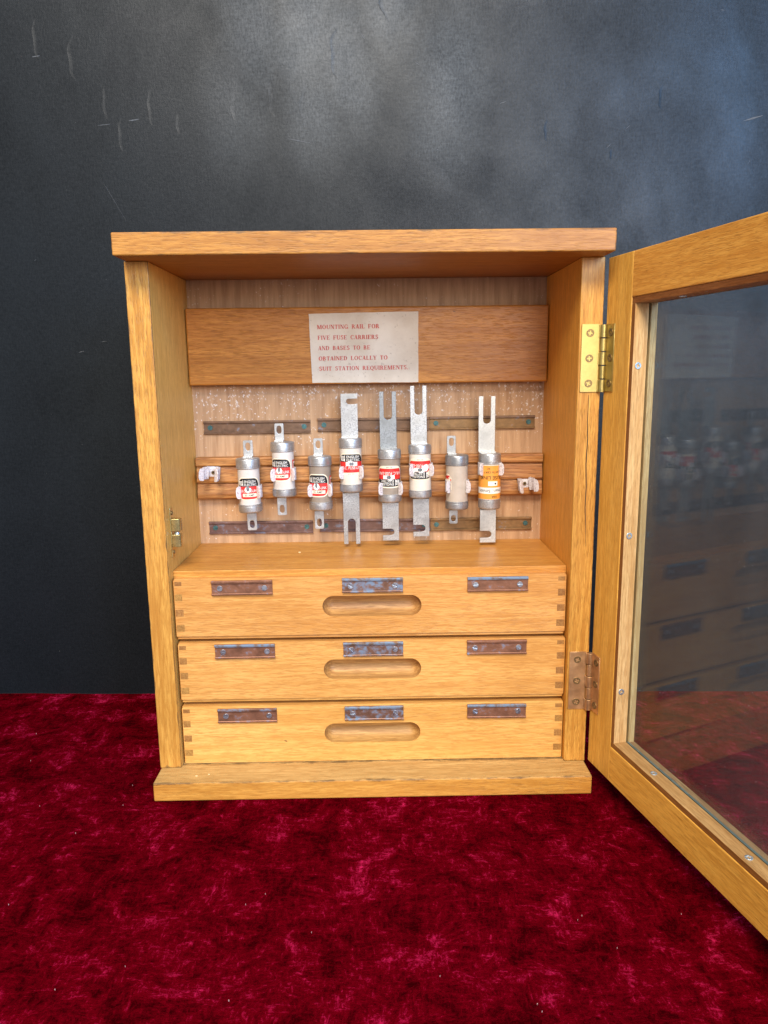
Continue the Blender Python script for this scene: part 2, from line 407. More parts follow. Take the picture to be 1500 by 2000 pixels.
def screw(kind, parent, loc, rot=(0, 0, 0)):
    o = SCREW[kind].copy(); o.name = 'screw'; COL.objects.link(o); o.parent = parent
    o.location = [v * MM for v in loc]; o.rotation_euler = rot; return o

# ------------------------------------------------------------------ setting
WA = -math.atan2(19.9, 755.5)
b = MB(); b.box(-900, 1700, 0, 40, -30, 1500)
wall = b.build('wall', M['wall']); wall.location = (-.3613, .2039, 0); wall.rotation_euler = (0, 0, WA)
tag(wall, 'black painted wall with paler patches behind the cabinet', kind='structure')
def blister(u, z, w, h, flip=1, mat='wall', t=.32):
    """lifted crescent of paint: steep rim on one side, melting into the wall on the other"""
    b = MB(); n = 14; rings = 5
    vs = []; fs = []
    for i in range(n + 1):
        a = -1.25 + 2.5 * i / n
        env = math.cos(a * 1.2)
        wob = 1 + .12 * math.sin(5 * a + u)
        for k in range(rings):
            s = k / (rings - 1)
            x = -flip * (math.cos(a) * w * wob - s * (2.2 + .18 * w) * (.4 + .6 * env))
            zz = math.sin(a) * h / 2
            d = -t * env * (1 - s) ** 1.5
            vs.append((u + x, d - .05, z + zz))
        vs.append((u - flip * math.cos(a) * w * wob - flip * .15, .4, z + zz))
    R = rings + 1
    for i in range(n):
        for k in range(rings - 1): fs.append((i * R + k, (i + 1) * R + k, (i + 1) * R + k + 1, i * R + k + 1))
        fs.append((i * R + rings, (i + 1) * R + rings, (i + 1) * R, i * R))
    b.add(vs, fs); return b.build('paint_blister', M[mat], wall, 0, True)
for u, z, w, h in ((24, 725, 6, 40), (62, 706, 9, 44), (91, 663, 5, 36), (138, 657, 5, 36), (105, 631, 5, 34), (228, 656, 7, 38), (269, 667, 9, 44), (303, 656, 10, 46), (553, 629, 4, 22), (671, 659, 4, 24), (621, 605, 2.5, 10), (166, 641, 4, 22)):
    blister(u, z, w, h)
for a in ((338, 706, 12, 52, 1, 'wall', .6), (392, 756, 14, 44, 1, 'wall', .5)): blister(*a)
def scuff(u0, z0, u1, z1, w):
    b = MB(); n = 6; vs = []
    for i in range(n + 1):
        s = i / n; x = u0 + (u1 - u0) * s; z = z0 + (z1 - z0) * s; ww = w * math.sin(math.pi * (.08 + .84 * s)) * random.uniform(.5, 1.2)
        vs += [(x, -.12, z - ww / 2), (x, -.12, z + ww / 2)]
    b.add(vs, [(2 * i, 2 * i + 2, 2 * i + 3, 2 * i + 1) for i in range(n)]); return b.build('scuff', M['chalk'], wall)
for a in ((112, 645, 124, 646.5, 1.4), (79, 641, 92, 642, .9), (756, 635, 776, 640, 1.6), (80, 585, 102, 545, .6), (280, 625, 305, 620, .8), (16, 708, 24, 709, 1.2)):
    scuff(*a)
for i in range(26):
    u, z = random.uniform(-20, 780), random.uniform(300, 745); a = random.uniform(0, 3.14); l = random.uniform(1.5, 9)
    scuff(u, z, u + l * math.cos(a), z + l * math.sin(a), random.uniform(.35, .8))

# velvet cloth
b = MB(); nx, ny = 180, 150; vs = []
wx = lambda i: -900 + 1800 * i / nx
for j in range(ny + 1):
    y0 = -900 + 1100 * j / ny
    for i in range(nx + 1):
        x = wx(i); y = y0 + (j / ny) ** 3 * (-(x + 361) * .02634 + 3.3)
        n_ = noise.noise((x / 130, y / 90, 3.1)) * 1.6 + noise.noise((x / 45, y / 36, 7.7)) * .7 + noise.noise((x / 17, y / 17, 1.7)) * .30
        inside = max(abs(x) - 205, abs(y - 50) - 85)
        k = min(1, max(0, (inside + 2) / 14))
        
        wl = max(0, 1 - (200 - y) / 16) if j > ny - 8 else 0
        vs.append((x, y, -.4 + (n_ + .9) * k + wl * (1.2 + 1.6 * noise.noise((x / 40, 2.2, .4)))))
b.add(vs, [(j * (nx + 1) + i, j * (nx + 1) + i + 1, (j + 1) * (nx + 1) + i + 1, (j + 1) * (nx + 1) + i) for j in range(ny) for i in range(nx)])
cloth = b.build('ground_cloth', M['velvet'], None, 0, True)
tag(cloth, 'crushed red velvet cloth spread under the cabinet', kind='structure')
b = MB()
for i in range(45):
    x, y = random.uniform(-420, 420), random.uniform(-330, 170)
    if abs(x) < 206 and y > -36: continue
    a = random.uniform(0, 6.28); l = random.choice((.3, .35, .4, .4, .5, .6)); w = .16 if l < 2 else .03
    z = 2.6; dx, dy = math.cos(a) * l, math.sin(a) * l; k = random.uniform(-.4, .4) * l
    px, py = -math.sin(a) * w, math.cos(a) * w
    mx, my = x + dx / 2 - math.sin(a) * k, y + dy / 2 + math.cos(a) * k
    vs = [(x - px, y - py, z), (x + px, y + py, z), (mx - px, my - py, z + .15), (mx + px, my + py, z + .15), (x + dx - px, y + dy - py, z), (x + dx + px, y + dy + py, z), (mx, my, z - .9), (x, y, z - 1.2), (x + dx, y + dy, z - 1.2)]
    b.add(vs, [(0, 2, 3, 1), (2, 4, 5, 3), (0, 7, 6, 2), (2, 6, 8, 4), (1, 3, 6, 7), (3, 5, 8, 6)])
lint = b.build('lint', plain('lint', (.42, .25, .24), .9)); tag(lint, 'specks and fibres of lint scattered on the red velvet', 'lint', kind='stuff')

# ------------------------------------------------------------------ cabinet
cab = empty('fuse_cabinet'); tag(cab, 'open golden teak fuse cabinet with glazed door and three drawers on red velvet', 'cabinet')
ZT, ZB, H, TS = 473.6, 17.5, 200.0, 19.5
def plank(name, dims, mat, bevel=.8, parent=None, wob=.25):
    """board with slightly uneven edges"""
    x0, x1, y0, y1, z0, z1 = dims; o = box(name, dims, mat, parent or cab, bevel); return o
plank('top_board', (-199.2, 199.2, -32, 131, ZT + .05, ZT + 17.65), M['topb'], 1.1)
b = MB(); b.box(-199.4, 199.6, -29, 131, 0, ZB); b.mi[1] = 1
b.build('base_board', [M['base'], M['worn']], cab, 1.0)
# side panels: face wood and front edge
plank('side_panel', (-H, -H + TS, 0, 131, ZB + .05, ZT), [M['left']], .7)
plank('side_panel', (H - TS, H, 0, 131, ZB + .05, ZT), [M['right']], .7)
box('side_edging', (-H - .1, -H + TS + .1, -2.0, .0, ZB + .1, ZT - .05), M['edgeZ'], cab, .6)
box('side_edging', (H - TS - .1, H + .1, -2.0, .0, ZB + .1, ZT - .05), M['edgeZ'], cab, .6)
box('back_panel', (-H + TS - .5, H - TS + .5, 125, 130, ZB, ZT), M['ply'], cab, 0)
box('shelf', (-180.2, 180.2, 12, 124.9, 197.9, 204.9), M['oakX'], cab, .5)
box('mounting_board', (-179.4, 179.9, 109, 124.9, 370.4, 445.3), M['board'], cab, 1.6)
# stepped clip rail, three overlapping lips
b = MB()
prof = [(124.9, 253.5), (116.0, 253.5), (114.6, 255.0), (114.2, 259), (116.4, 268.5), (117.2, 270.8), (114.5, 271.0), (114.1, 273), (116.2, 285), (117.4, 288.2), (114.2, 288.4), (113.6, 289.4), (113.6, 295.6), (114.6, 297.2), (124.9, 297.2)]
b.prism(prof, [], -178.8, 179.2, lambda a, bb, d: (d, a, bb)); b.build('clip_rail', M['rail'], cab, .35, False, 1)
# glue fillet / gap line shadows need no paint: real gaps of the boards make them

# thin drying crack in the right panel edge below the upper hinge
b = MB(); vs = []; pts = [(190.5, 360), (190.2, 340), (191, 322), (190.4, 300), (191.4, 280), (191.1, 262), (192.6, 240), (193.0, 226)]
for i, (x, z) in enumerate(pts):
    w = .45 * math.sin(math.pi * (.15 + .8 * i / (len(pts) - 1)))
    vs += [(x - w, -2.04, z), (x + w, -2.04, z)]
b.add(vs, [(2 * i, 2 * i + 1, 2 * i + 3, 2 * i + 2) for i in range(len(pts) - 1)]); b.build('drying_crack', M['hole'], cab)

# notice card ------------------------------------------------------
b = MB(); n = 12; vs = []
TL, TR, BL, BR = (-57.8, 438.8), (50.3, 440.1), (-56.2, 371.8), (50.1, 371.2)
for j in range(n + 1):
    for i in range(n + 1):
        s, t_ = i / n, j / n
        x = (TL[0] * (1 - s) + TR[0] * s) * (1 - t_) + (BL[0] * (1 - s) + BR[0] * s) * t_
        z = (TL[1] * (1 - s) + TR[1] * s) * (1 - t_) + (BL[1] * (1 - s) + BR[1] * s) * t_
        e = .25 * noise.noise((x / 30, z / 20, .5))
        vs.append((x + (random.uniform(-.15, .15) if i in (0, n) else 0), 108.62 + min(.15, max(-.15, e)), z + (random.uniform(-.15, .15) if j in (0, n) else 0)))
b.add(vs, [(j * (n + 1) + i, (j + 1) * (n + 1) + i, (j + 1) * (n + 1) + i + 1, j * (n + 1) + i + 1) for j in range(n) for i in range(n)])
card = b.build('notice_card', M['paper'], cab); card['label'] = 'aged cream paper notice printed in red capitals'
sm = card.modifiers.new('thickness', 'SOLIDIFY'); sm.thickness = .2 * MM; sm.offset = 0

# serif capitals drawn from stems, bars and bowls (unit cap height)
TK, TN = .19, .075
def st(x, w=TK, y0=0, y1=1, sb=True, stp=True):
    r = [[(x, y0), (x + w, y0), (x + w, y1), (x, y1)]]
    e = .075
    if sb: r.append([(x - e, y0), (x + w + e, y0), (x + w + e, y0 + .06), (x - e, y0 + .06)])
    if stp: r.append([(x - e, y1 - .06), (x + w + e, y1 - .06), (x + w + e, y1), (x - e, y1)])
    return r
def hb(x0, x1, y, w=TN): return [[(x0, y), (x1, y), (x1, y + w), (x0, y + w)]]
def dg(x0, y0, x1, y1, w): return [[(x0, y0), (x0 + w, y0), (x1 + w, y1), (x1, y1)]]
def ar(cx, cy, rx, ry, a0, a1, tx=TK, ty=TN, n=12):
    out = []
    for i in range(n):
        a, c = (math.radians(a0 + (a1 - a0) * k / n) for k in (i, i + 1))
        out.append([(cx + rx * math.cos(a), cy + ry * math.sin(a)), (cx + rx * math.cos(c), cy + ry * math.sin(c)), (cx + (rx - tx) * math.cos(c), cy + (ry - ty) * math.sin(c)), (cx + (rx - tx) * math.cos(a), cy + (ry - ty) * math.sin(a))])
    return out
G = {
 'A': (dg(.02, 0, .33, 1, .08) + dg(.52, 0, .30, 1, .20) + hb(.16, .56, .28) + hb(-.05, .18, 0, .06) + hb(.45, .80, 0, .06), .80),
 'B': (st(.06) + ar(.30, .735, .32, .265, -90, 90) + ar(.32, .26, .37, .26, -90, 90) + hb(.2, .32, .925) + hb(.2, .32, .47) + hb(.2, .34, 0), .78),
 'C': (ar(.42, .5, .40, .52, 40, 320) + [[(.70, .68), (.76, .68), (.76, .98), (.70, .90)]], .82),
 'D': (st(.06) + ar(.32, .5, .46, .5, -90, 90) + hb(.2, .34, .925) + hb(.2, .34, 0), .86),
 'E': (st(.06) + hb(.2, .64, .925) + hb(.2, .50, .47) + hb(.2, .66, 0) + [[(.59, .74), (.65, .72), (.65, 1), (.59, 1)], [(.62, 0), (.68, 0), (.70, .28), (.64, .24)], [(.46, .36), (.51, .36), (.51, .62), (.46, .62)]], .74),
 'F': (st(.06) + hb(.2, .64, .925) + hb(.2, .50, .47) + [[(.59, .72), (.65, .70), (.65, 1), (.59, 1)], [(.46, .36), (.51, .36), (.51, .62), (.46, .62)]], .70),
 'G': (ar(.42, .5, .40, .52, 40, 320) + [[(.70, .68), (.76, .68), (.76, .98), (.70, .90)]] + st(.60, .18, .02, .42, False, False) + hb(.50, .86, .40, .06), .90),
 'I': (st(.08), .36), 'J': (st(.2), .5),
 'L': (st(.06) + hb(.2, .64, 0) + [[(.60, 0), (.66, 0), (.68, .30), (.62, .26)]], .71),
 'M': (st(.06, .08) + dg(.40, 0, .06, 1, .20) + dg(.44, 0, .80, 1, .09) + st(.82), 1.08),
 'N': (st(.06, .08) + dg(.60, 0, .05, 1, .20) + st(.66, .08, 0, 1, False), .84),
 'O': (ar(.44, .5, .42, .52, 0, 360, TK, TN, 24), .88),
 'Q': (ar(.44, .5, .42, .52, 0, 360, TK, TN, 24) + dg(.66, -.24, .40, .06, .2), .88),
 'R': (st(.06) + ar(.30, .725, .34, .275, -90, 90) + hb(.2, .32, .925) + hb(.2, .32, .45) + dg(.56, 0, .34, .48, .20) + hb(.54, .84, 0, .06), .84),
 'S': (ar(.33, .74, .28, .28, 30, 250) + ar(.33, .27, .30, .29, -150, 90) + [[(.52, .72), (.58, .72), (.58, 1), (.52, .95)], [(.04, 0), (.10, .05), (.10, .30), (.04, .30)]], .68),
 'T': (st(.28, TK, 0, 1, True, False) + hb(.02, .73, .925) + [[(.02, .70), (.07, .72), (.08, 1), (.02, 1)], [(.73, .70), (.68, .72), (.67, 1), (.73, 1)]], .76),
 'U': (st(.08, TK, .26, 1, False) + ar(.42, .30, .34, .32, 180, 360, TK * .8) + st(.68, .08, .26, 1, False), .86),
 'V': (dg(.30, 0, .0, 1, .20) + dg(.34, 0, .64, 1, .08) + hb(-.06, .30, .94, .06) + hb(.56, .82, .94, .06), .78),
 'Y': (st(.30, TK, 0, .48, True, False) + dg(.30, .44, .02, 1, .19) + dg(.40, .44, .66, 1, .08) + hb(-.05, .30, .94, .06) + hb(.58, .84, .94, .06), .80),
 '.': (circle(.12, .09, .10, None, 10), .26)}
G['.'] = ([G['.'][0]], .26)
b = MB()
for txt, x0, x1, z in (('MOUNTING RAIL FOR', -49.8, 12.2, 424.3), ('FIVE FUSE CARRIERS', -49.5, 10.9, 414.0), ('AND BASES TO BE', -49.2, 2.8, 403.9), ('OBTAINED LOCALLY TO', -49.1, 19.9, 393.8), ('SUIT STATION REQUIREMENTS.', -48.8, 40.4, 383.9)):
    tot = sum(.72 if ch == ' ' else G[ch][1] + .10 for ch in txt); sx = (x1 - x0) / tot; cap = 4.0; x = x0
    for ch in txt:
        if ch == ' ': x += .72 * sx; continue
        polys, adv = G[ch]
        for k, p in enumerate(polys):
            yy = 108.20 - .004 * k
            b.add([(x + px * sx, yy, z + .006 * (x + px) + py * cap) for px, py in p], [tuple(range(len(p)))])
        x += (adv + .10) * sx
b.build('lettering', M['ink'], card)

# copper label strips ------------------------------------------------
def strip_mesh(L, Hh, mat, lipmat, name='label_strip'):
    """channel: flat web with a rolled lip along the top and the bottom; back at y=0, front towards -y"""
    b = MB(); h = Hh / 2
    b.box(-L / 2, L / 2, -.9, 0, -h, h, 0)
    def lip(z, s, w, mi):
        pr = [(-.85, z), (-2.3, z), (-2.7, z + s * .35), (-2.7, z + s * (w - .5)), (-2.3, z + s * w), (-1.7, z + s * w), (-1.6, z + s * .7), (-.85, z + s * .7)]
        b.prism(pr, [], -L / 2 - .02, L / 2 + .02, lambda a, c, d: (d, a, c), mi)
    lip(h, -1, 2.6, 1); lip(-h, 1, 2.0, 0)
    return b.build(name, [mat, lipmat], None, .15, False, 1)
def warp_ends(o): return o
for cx, cz, L, m, lm in ((-115.6, 327.2, 110, 'strip_back', 'strip_back'), (4.4, 328.6, 115, 'strip_back', 'strip_back'), (117.2, 329.2, 109, 'strip_gold', 'strip_back'),
                         (-115.8, 221.6, 109.5, 'strip_violet', 'strip_violet'), (4.8, 222.2, 117, 'strip_violet', 'strip_violet'), (117.2, 222.2, 107.5, 'strip_gold', 'strip_gold')):
    o = strip_mesh(L, 13.6, M[m], M[lm]); o.parent = cab; o.location = (cx * MM, 124.9 * MM, cz * MM); o.rotation_euler = (0, random.uniform(-.006, .006), 0)
    for s in (-1, 1): screw('green', o, (s * (L / 2 - 6.5), -.9, 0), (0, random.uniform(0, 3), 0))

# spring clips ---------------------------------------------------------
def clip_mesh(hz, rr=11.6, spread=0.0):
    """strip bent into a U that hugs a round body; tips flare outwards.  origin = centre of the held body, base towards +y"""
    b = MB(); pts = []
    R_ = rr + .5
    base = [(0, 13.4), (4.5, 13.4)]
    arc = [(R_ * math.cos(a), R_ * math.sin(a)) for a in [math.radians(60 - k * 9.5) for k in range(12)]]      # 60 .. -44 deg
    fl = [(R_ * .72 + .5, -R_ * .72 - .5), (R_ * .72 + 1.3, -R_ * .72 - 1.5), (R_ * .72 + 2.2, -R_ * .72 - 2.6), (R_ * .72 + 3.0, -R_ * .72 - 3.5), (R_ * .72 + 3.7, -R_ * .72 - 3.9)]
    side = base + [(7.2, 12.2)] + arc + fl
    side = [(x + spread * max(0, 13 - y) * .01 * x, y) for x, y in side]
    th = 1.0
    for sg in (1, -1):
        vs = []; n = len(side)
        for i, (x, y) in enumerate(side):
            p, q = side[max(0, i - 1)], side[min(n - 1, i + 1)]
            tx, ty = q[0] - p[0], q[1] - p[1]; l = math.hypot(tx, ty); nx_, ny_ = -ty / l * th, tx / l * th
            if i < 2: nx_, ny_ = 0, th
            k = min(1.0, (n - 1 - i) / 3); w = hz / 2 * (.42 + .58 * math.sqrt(max(0, 1 - (1 - k) ** 2)))
            for dx, dz in ((0, -w), (0, w), (1, w), (1, -w)): vs.append((sg * (x - nx_ * dx * (1 if i >= 2 else 0)), y - (ny_ * dx if i >= 2 else -th * dx * 0 - th * dx), dz))
        fs = []
        for i in range(n - 1):
            for k in range(4): fs.append((i * 4 + k, i * 4 + (k + 1) % 4, (i + 1) * 4 + (k + 1) % 4, (i + 1) * 4 + k))
        fs += [(0, 1, 2, 3), tuple((n - 1) * 4 + k for k in range(4))]
        b.add(vs, fs)
    return b.build('spring_clip', M['clip'], None, .25, True, 1)
CY = 100.0
clip0 = clip_mesh(12.4); COL.objects.unlink(clip0)
clipE = clip_mesh(12.8, 8.0); COL.objects.unlink(clipE)
def clip(x, z, rot=0, src=clip0, lab=None, y=CY):
    o = src.copy(); o.name = 'spring_clip'; COL.objects.link(o); o.parent = cab; o.location = (x * MM, y * MM, z * MM); o.rotation_euler = (0, rot, 0)
    screw('small', o, (0, 13.0, 0))
    if lab: o['label'] = lab
    return o
clip(-161.2, 281.8, .10, clipE, 'empty white clip at the left end of the rail', 101.5)
clip(160.8, 266.2, -.12, clipE, 'empty white clip at the right end of the rail', 101.5)

# ball catch on the left panel ------------------------------------------
b = MB()
b.box(-180.5, -179.4, 12.5, 21.5, 217, 263)
for z0 in (227, 241.5):
    pr = [(-179.5, 13.2), (-172.8, 13.2), (-171.2, 14.6), (-171.2, 19.6), (-172.8, 21.2), (-179.5, 21.2)]
    b.prism(pr, [], z0, z0 + 11.5, lambda a, c, d: (a, c, d))
catch = b.build('ball_catch', M['brass_pale'], cab, .5, False, 2)
for z0, s in ((238.5, 1), (241.5, -1)):
    bb = MB(); bb.lathe([(.01, 0), (1.6, .5), (2.3, 1.6), (2.4, 3)], 20, (0, 0, 0)); o = bb.build('ball', M['screw'], catch, 0, True)
    o.location = (-175.5 * MM, 17.2 * MM, z0 * MM + (3 * MM if s > 0 else -3 * MM)); o.rotation_euler = (math.pi, 0, 0) if s > 0 else (0, 0, 0)
for z in (222, 258): screw('small', catch, (-179.3, 17, z), (0, 0, math.pi / 2))

# drawers ------------------------------------------------------------------
def rrect(x0, x1, z0, z1, r):
    pts = []
    for cx, cz, a0, rr in ((x1 - r[1], z0 + r[1], -90, r[1]), (x1 - r[2], z1 - r[2], 0, r[2]), (x0 + r[3], z1 - r[3], 90, r[3]), (x0 + r[0], z0 + r[0], 180, r[0])):
        pts += [(cx + rr * math.cos(math.radians(a0 + 90 * k / 4)), cz + rr * math.sin(math.radians(a0 + 90 * k / 4))) for k in range(5)]
    return pts
finger0 = box('joint_finger', (-3.6, 3.6, 0, 8, -3.2, 3.2), M['finger'], None, .12); COL.objects.unlink(finger0)
def drawer(z0, z1, slot_z, x0, x1, lip, scx, tilt, strips, zs, lab):
    b = MB(); yf = 5.0; R0 = 9.8; hw = 45.3
    zb = z0 + (3.6 if lip else 0.3)
    outer = rrect(x0, x1, zb, z1, (1.0, 1.0, 1.6, 2.6)); hole = stadium(scx, slot_z, hw, R0)
    # front sheet with the slot cut out, rim turned back
    b.prism(outer, [hole], yf, yf + 1.5)
    rings = []; K = 7
    for k in range(K + 1):
        a = math.pi / 2 * k / K
        rings.append([(x, yf + 1.45 + 12.0 * math.sin(a) ** .9, z) for x, z in stadium(scx, slot_z, hw, max(.02, R0 * math.cos(a)), 14, R0)])
    vs = [p for r in rings for p in r]; m = len(rings[0])
    b.add(vs, [(k * m + i, k * m + (i + 1) % m, (k + 1) * m + (i + 1) % m, (k + 1) * m + i) for k in range(K) for i in range(m)], 1)
    # box behind: frame of the front board round the scoop, sides, bottom, back
    for d in ((x0 + .3, x1 - .3, yf + 1.4, yf + 16, zb + .1, slot_z - R0 - .5), (x0 + .3, x1 - .3, yf + 1.4, yf + 16, slot_z + R0 + .5, z1 - .3),
              (x0 + .3, scx - hw - .5, yf + 1.4, yf + 16, slot_z - R0 - .5, slot_z + R0 + .5), (scx + hw + .5, x1 - .3, yf + 1.4, yf + 16, slot_z - R0 - .5, slot_z + R0 + .5),
              (x0 + .4, x0 + 8, yf + 16, 118, zb + .2, z1 - .5), (x1 - 8, x1 - .4, yf + 16, 118, zb + .2, z1 - .5), (x0 + 8, x1 - 8, 110, 118, zb + .2, z1 - .5), (x0 + 8, x1 - 8, yf + 16, 110, zb + 1, zb + 4)):
        b.box(*d)
    o = b.build('drawer', [M['drawer'], M['scoop']], cab, .9, True, 2)
    o['label'] = lab; o.rotation_euler = (0, tilt, 0)
    if lip:
        box('bottom_lip', (x0 + .4, x1 - .4, yf + 1.8, yf + 20, z0 + .2, z0 + 3.4), M['drawer'], o, .7)
    for s, xe in ((-1, x0), (1, x1)):
        for i in range(4):
            c = finger0.copy(); c.name = 'joint_finger'; COL.objects.link(c); c.parent = o
            zc = z1 - (4.6, 17.6, 32.2, 46.8)[i]; w = (6.4, 6.8, 7.2, 7.4)[i] / 7.2
            c.location = ((xe - s * (3.6 * w + .5 + (.4 if i == 0 else 0))) * MM, (yf - .08) * MM, zc * MM); c.scale = (w, 1, (.62, 1, 1.02, 1)[i])
    for (cx, kind, lipk), zc in zip(strips, zs):
        st_ = strip_mesh(55.2, 13.6, M[kind], M[lipk], 'label_holder'); st_.parent = o; st_.location = (cx * MM, (yf - .02) * MM, zc * MM); st_.rotation_euler = (0, random.uniform(-.008, .008), 0)
        for s in (-1, 1): screw('steel', o, (cx + s * 20.2, yf - .95, zc - .6), (0, random.uniform(-.8, .8), 0))
    return o
drawer(140.9, 199.3, 171.4, -178.7, 178.6, True, 1.1, .0, [(-116.6, 'strip_a', 'strip_a'), (1.9, 'strip_b', 'lip'), (115.9, 'strip_a', 'lip')], (190.7, 191.3, 190.8), 'top drawer directly under the shelf')
drawer(78.9, 138.2, 110.2, -178.2, 179.5, True, .7, .0, [(-116.6, 'strip_a', 'lip'), (1.7, 'strip_b', 'lip'), (116.0, 'strip_a', 'strip_a')], (129.9, 130.2, 130.3), 'middle drawer of the three')
drawer(17.9, 75.6, 46.5, -178.4, 179.6, False, -.2, .0, [(-117.2, 'strip_a', 'strip_b'), (1.6, 'strip_b', 'lip'), (116.9, 'strip_a', 'lip')], (66.5, 66.9, 67.0), 'bottom drawer standing on the base board')

# hinges ---------------------------------------------------------------------
DU = Vector((0.2182266, -0.9758981, 0)); DN = Vector((0.9758981, 0.2182266, 0))
DO = Vector((202.8, -2.4, 0))
dang = math.atan2(DU.y, DU.x)
def hinge(z0, z1, mat, lab):
    """local frame of the cabinet; one leaf on the panel edge, one on the door"""
    b = MB()
    b.box(182.2, 197.4, -3.0, -2.02, z0, z1)
    p = [DO + DU * s + DN * n for s, n in ((2.2, -.9), (15.2, -.9), (15.2, -.02), (2.2, -.02))]
    b.prism([(v.x, v.y) for v in p], [], z0 + .6, z1 - .6, lambda a, c, d: (a, c, d))
    n = 5; hh = (z1 - z0) / n
    for k in range(n):
        r = 3.0 if k % 2 == 0 else 2.75
        b.lathe([(.01, 0), (r, 0), (r, hh - .8), (.01, hh - .8)], 24, (200.4, -4.2, z0 + k * hh))
        if k % 2 == 0:
            b.box(196.8, 200.4, -4.0, -2.2, z0 + k * hh, z0 + (k + 1) * hh - .8)
        else:
            a = DO + DU * 2.6 + DN * -.45
            b.prism([(200.4, -3.2), (200.4, -5.6), (a.x - .4, a.y - .4), (a.x + .4, a.y + .6)], [], z0 + k * hh, z0 + (k + 1) * hh - .8, lambda p_, q_, d: (p_, q_, d))
    o = b.build('hinge', mat, cab, .22, True, 1); o['label'] = lab
    for zz in (z0 + 7.5, (z0 + z1) / 2, z1 - 7.5):
        screw('brass', o, (189.4, -3.0, zz), (0, random.uniform(0, 1.5), 0))
        p = DO + DU * 9.6 + DN * -.9
        screw('brass', o, (p.x, p.y, zz), (0, 0, dang)).rotation_mode = 'XYZ'
    return o
hinge(362.3, 419.4, M['brass'], 'bright brass upper hinge')
hinge(70.8, 127.0, M['brass_red'], 'coppery lower hinge')

# door (local x along its width, y through its thickness, z up) ----------------
door = empty('door', (DO.x, DO.y, 0), cab); door.rotation_euler = (0, 0, dang)
door['label'] = 'glazed door swung open on the right side'
DZ0, DZ1, DW = 19.0, 472.6, 398.0
SW = 37.5; OZ0, OZ1 = 52.0, 437.5           # opening inside stiles and rails (face edges)
TH = 21.0
def dbox(name, d, mats, bevel=.7, face=None):
    b = MB(); b.box(*d)
    if face is not None: b.mi[face] = 1
    return b.build(name, mats, door, bevel)
dbox('stile', (0, SW, 0, 13.0, DZ0, DZ1), M['doorZ']); dbox('stile', (DW - SW, DW, 0, 13.0, DZ0, DZ1), M['doorZ'])
dbox('rail', (SW + .05, DW - SW - .05, 0, 13.0, OZ1, DZ1), M['doorX']); dbox('rail', (SW + .05, DW - SW - .05, 0, 13.0, DZ0, OZ0), M['doorX'])
# front lip behind the glass
dbox('stile_lip', (0, SW + 4.5, 15.2, TH, DZ0, DZ1), M['bead'], .5); dbox('stile_lip', (DW - SW - 4.5, DW, 15.2, TH, DZ0, DZ1), M['bead'], .5)
dbox('rail_lip', (SW + 4.6, DW - SW - 4.6, 15.2, TH, OZ1 - 4.5, DZ1), M['beadX'], .5); dbox('rail_lip', (SW + 4.6, DW - SW - 4.6, 15.2, TH, DZ0, OZ0 + 4.5), M['beadX'], .5)
# beads round the pane, screwed through their inner faces; box face order: bottom, top, -y, +x, +y, -x
dbox('glazing_bead', (SW + .1, SW + 5.0, .5, 12.8, OZ0 + 5.0, OZ1 - 5.0), [M['bead'], M['beadface']], .35, 2)
dbox('glazing_bead', (DW - SW - 5.0, DW - SW - .1, .5, 12.8, OZ0 + 5.0, OZ1 - 5.0), [M['bead'], M['beadface']], .35, 2)
dbox('glazing_bead', (SW + .1, DW - SW - .1, .5, 12.8, OZ0 + .1, OZ0 + 5.0), [M['beadX'], M['beadfaceX']], .35, 2)
dbox('glazing_bead', (SW + .1, DW - SW - .1, .5, 12.8, OZ1 - 5.0, OZ1 - .1), [M['beadX'], M['beadfaceX']], .35, 2)
dbox('glass_pane', (SW + 1, DW - SW - 1, 13.1, 15.1, OZ0 + 1, OZ1 - 1), M['glass'], 0)
b = MB()   # green cut edge of the pane showing above the bottom bead
b.box(SW + 5.2, DW - SW - 5.2, 13.15, 15.05, OZ0 + 4.7, OZ0 + 5.3); b.build('pane_edge', M['glass_edge'], door)
for z in (384.0, 244.5, 105.5):
    screw('zinc', door, (SW + 5.05, 5.2, z), (0, 0, math.pi / 2))
    screw('zinc', door, (DW - SW - 5.05, 5.2, z), (0, 0, -math.pi / 2))
for s in (94.8, 204.8, 310): screw('zinc', door, (s, 6.0, OZ0 + 5.05), (-math.pi / 2, 0, 0))
for s in (94.8, 204.8, 310): screw('zinc', door, (s, 6.0, OZ1 - 5.05), (math.pi / 2, 0, 0))

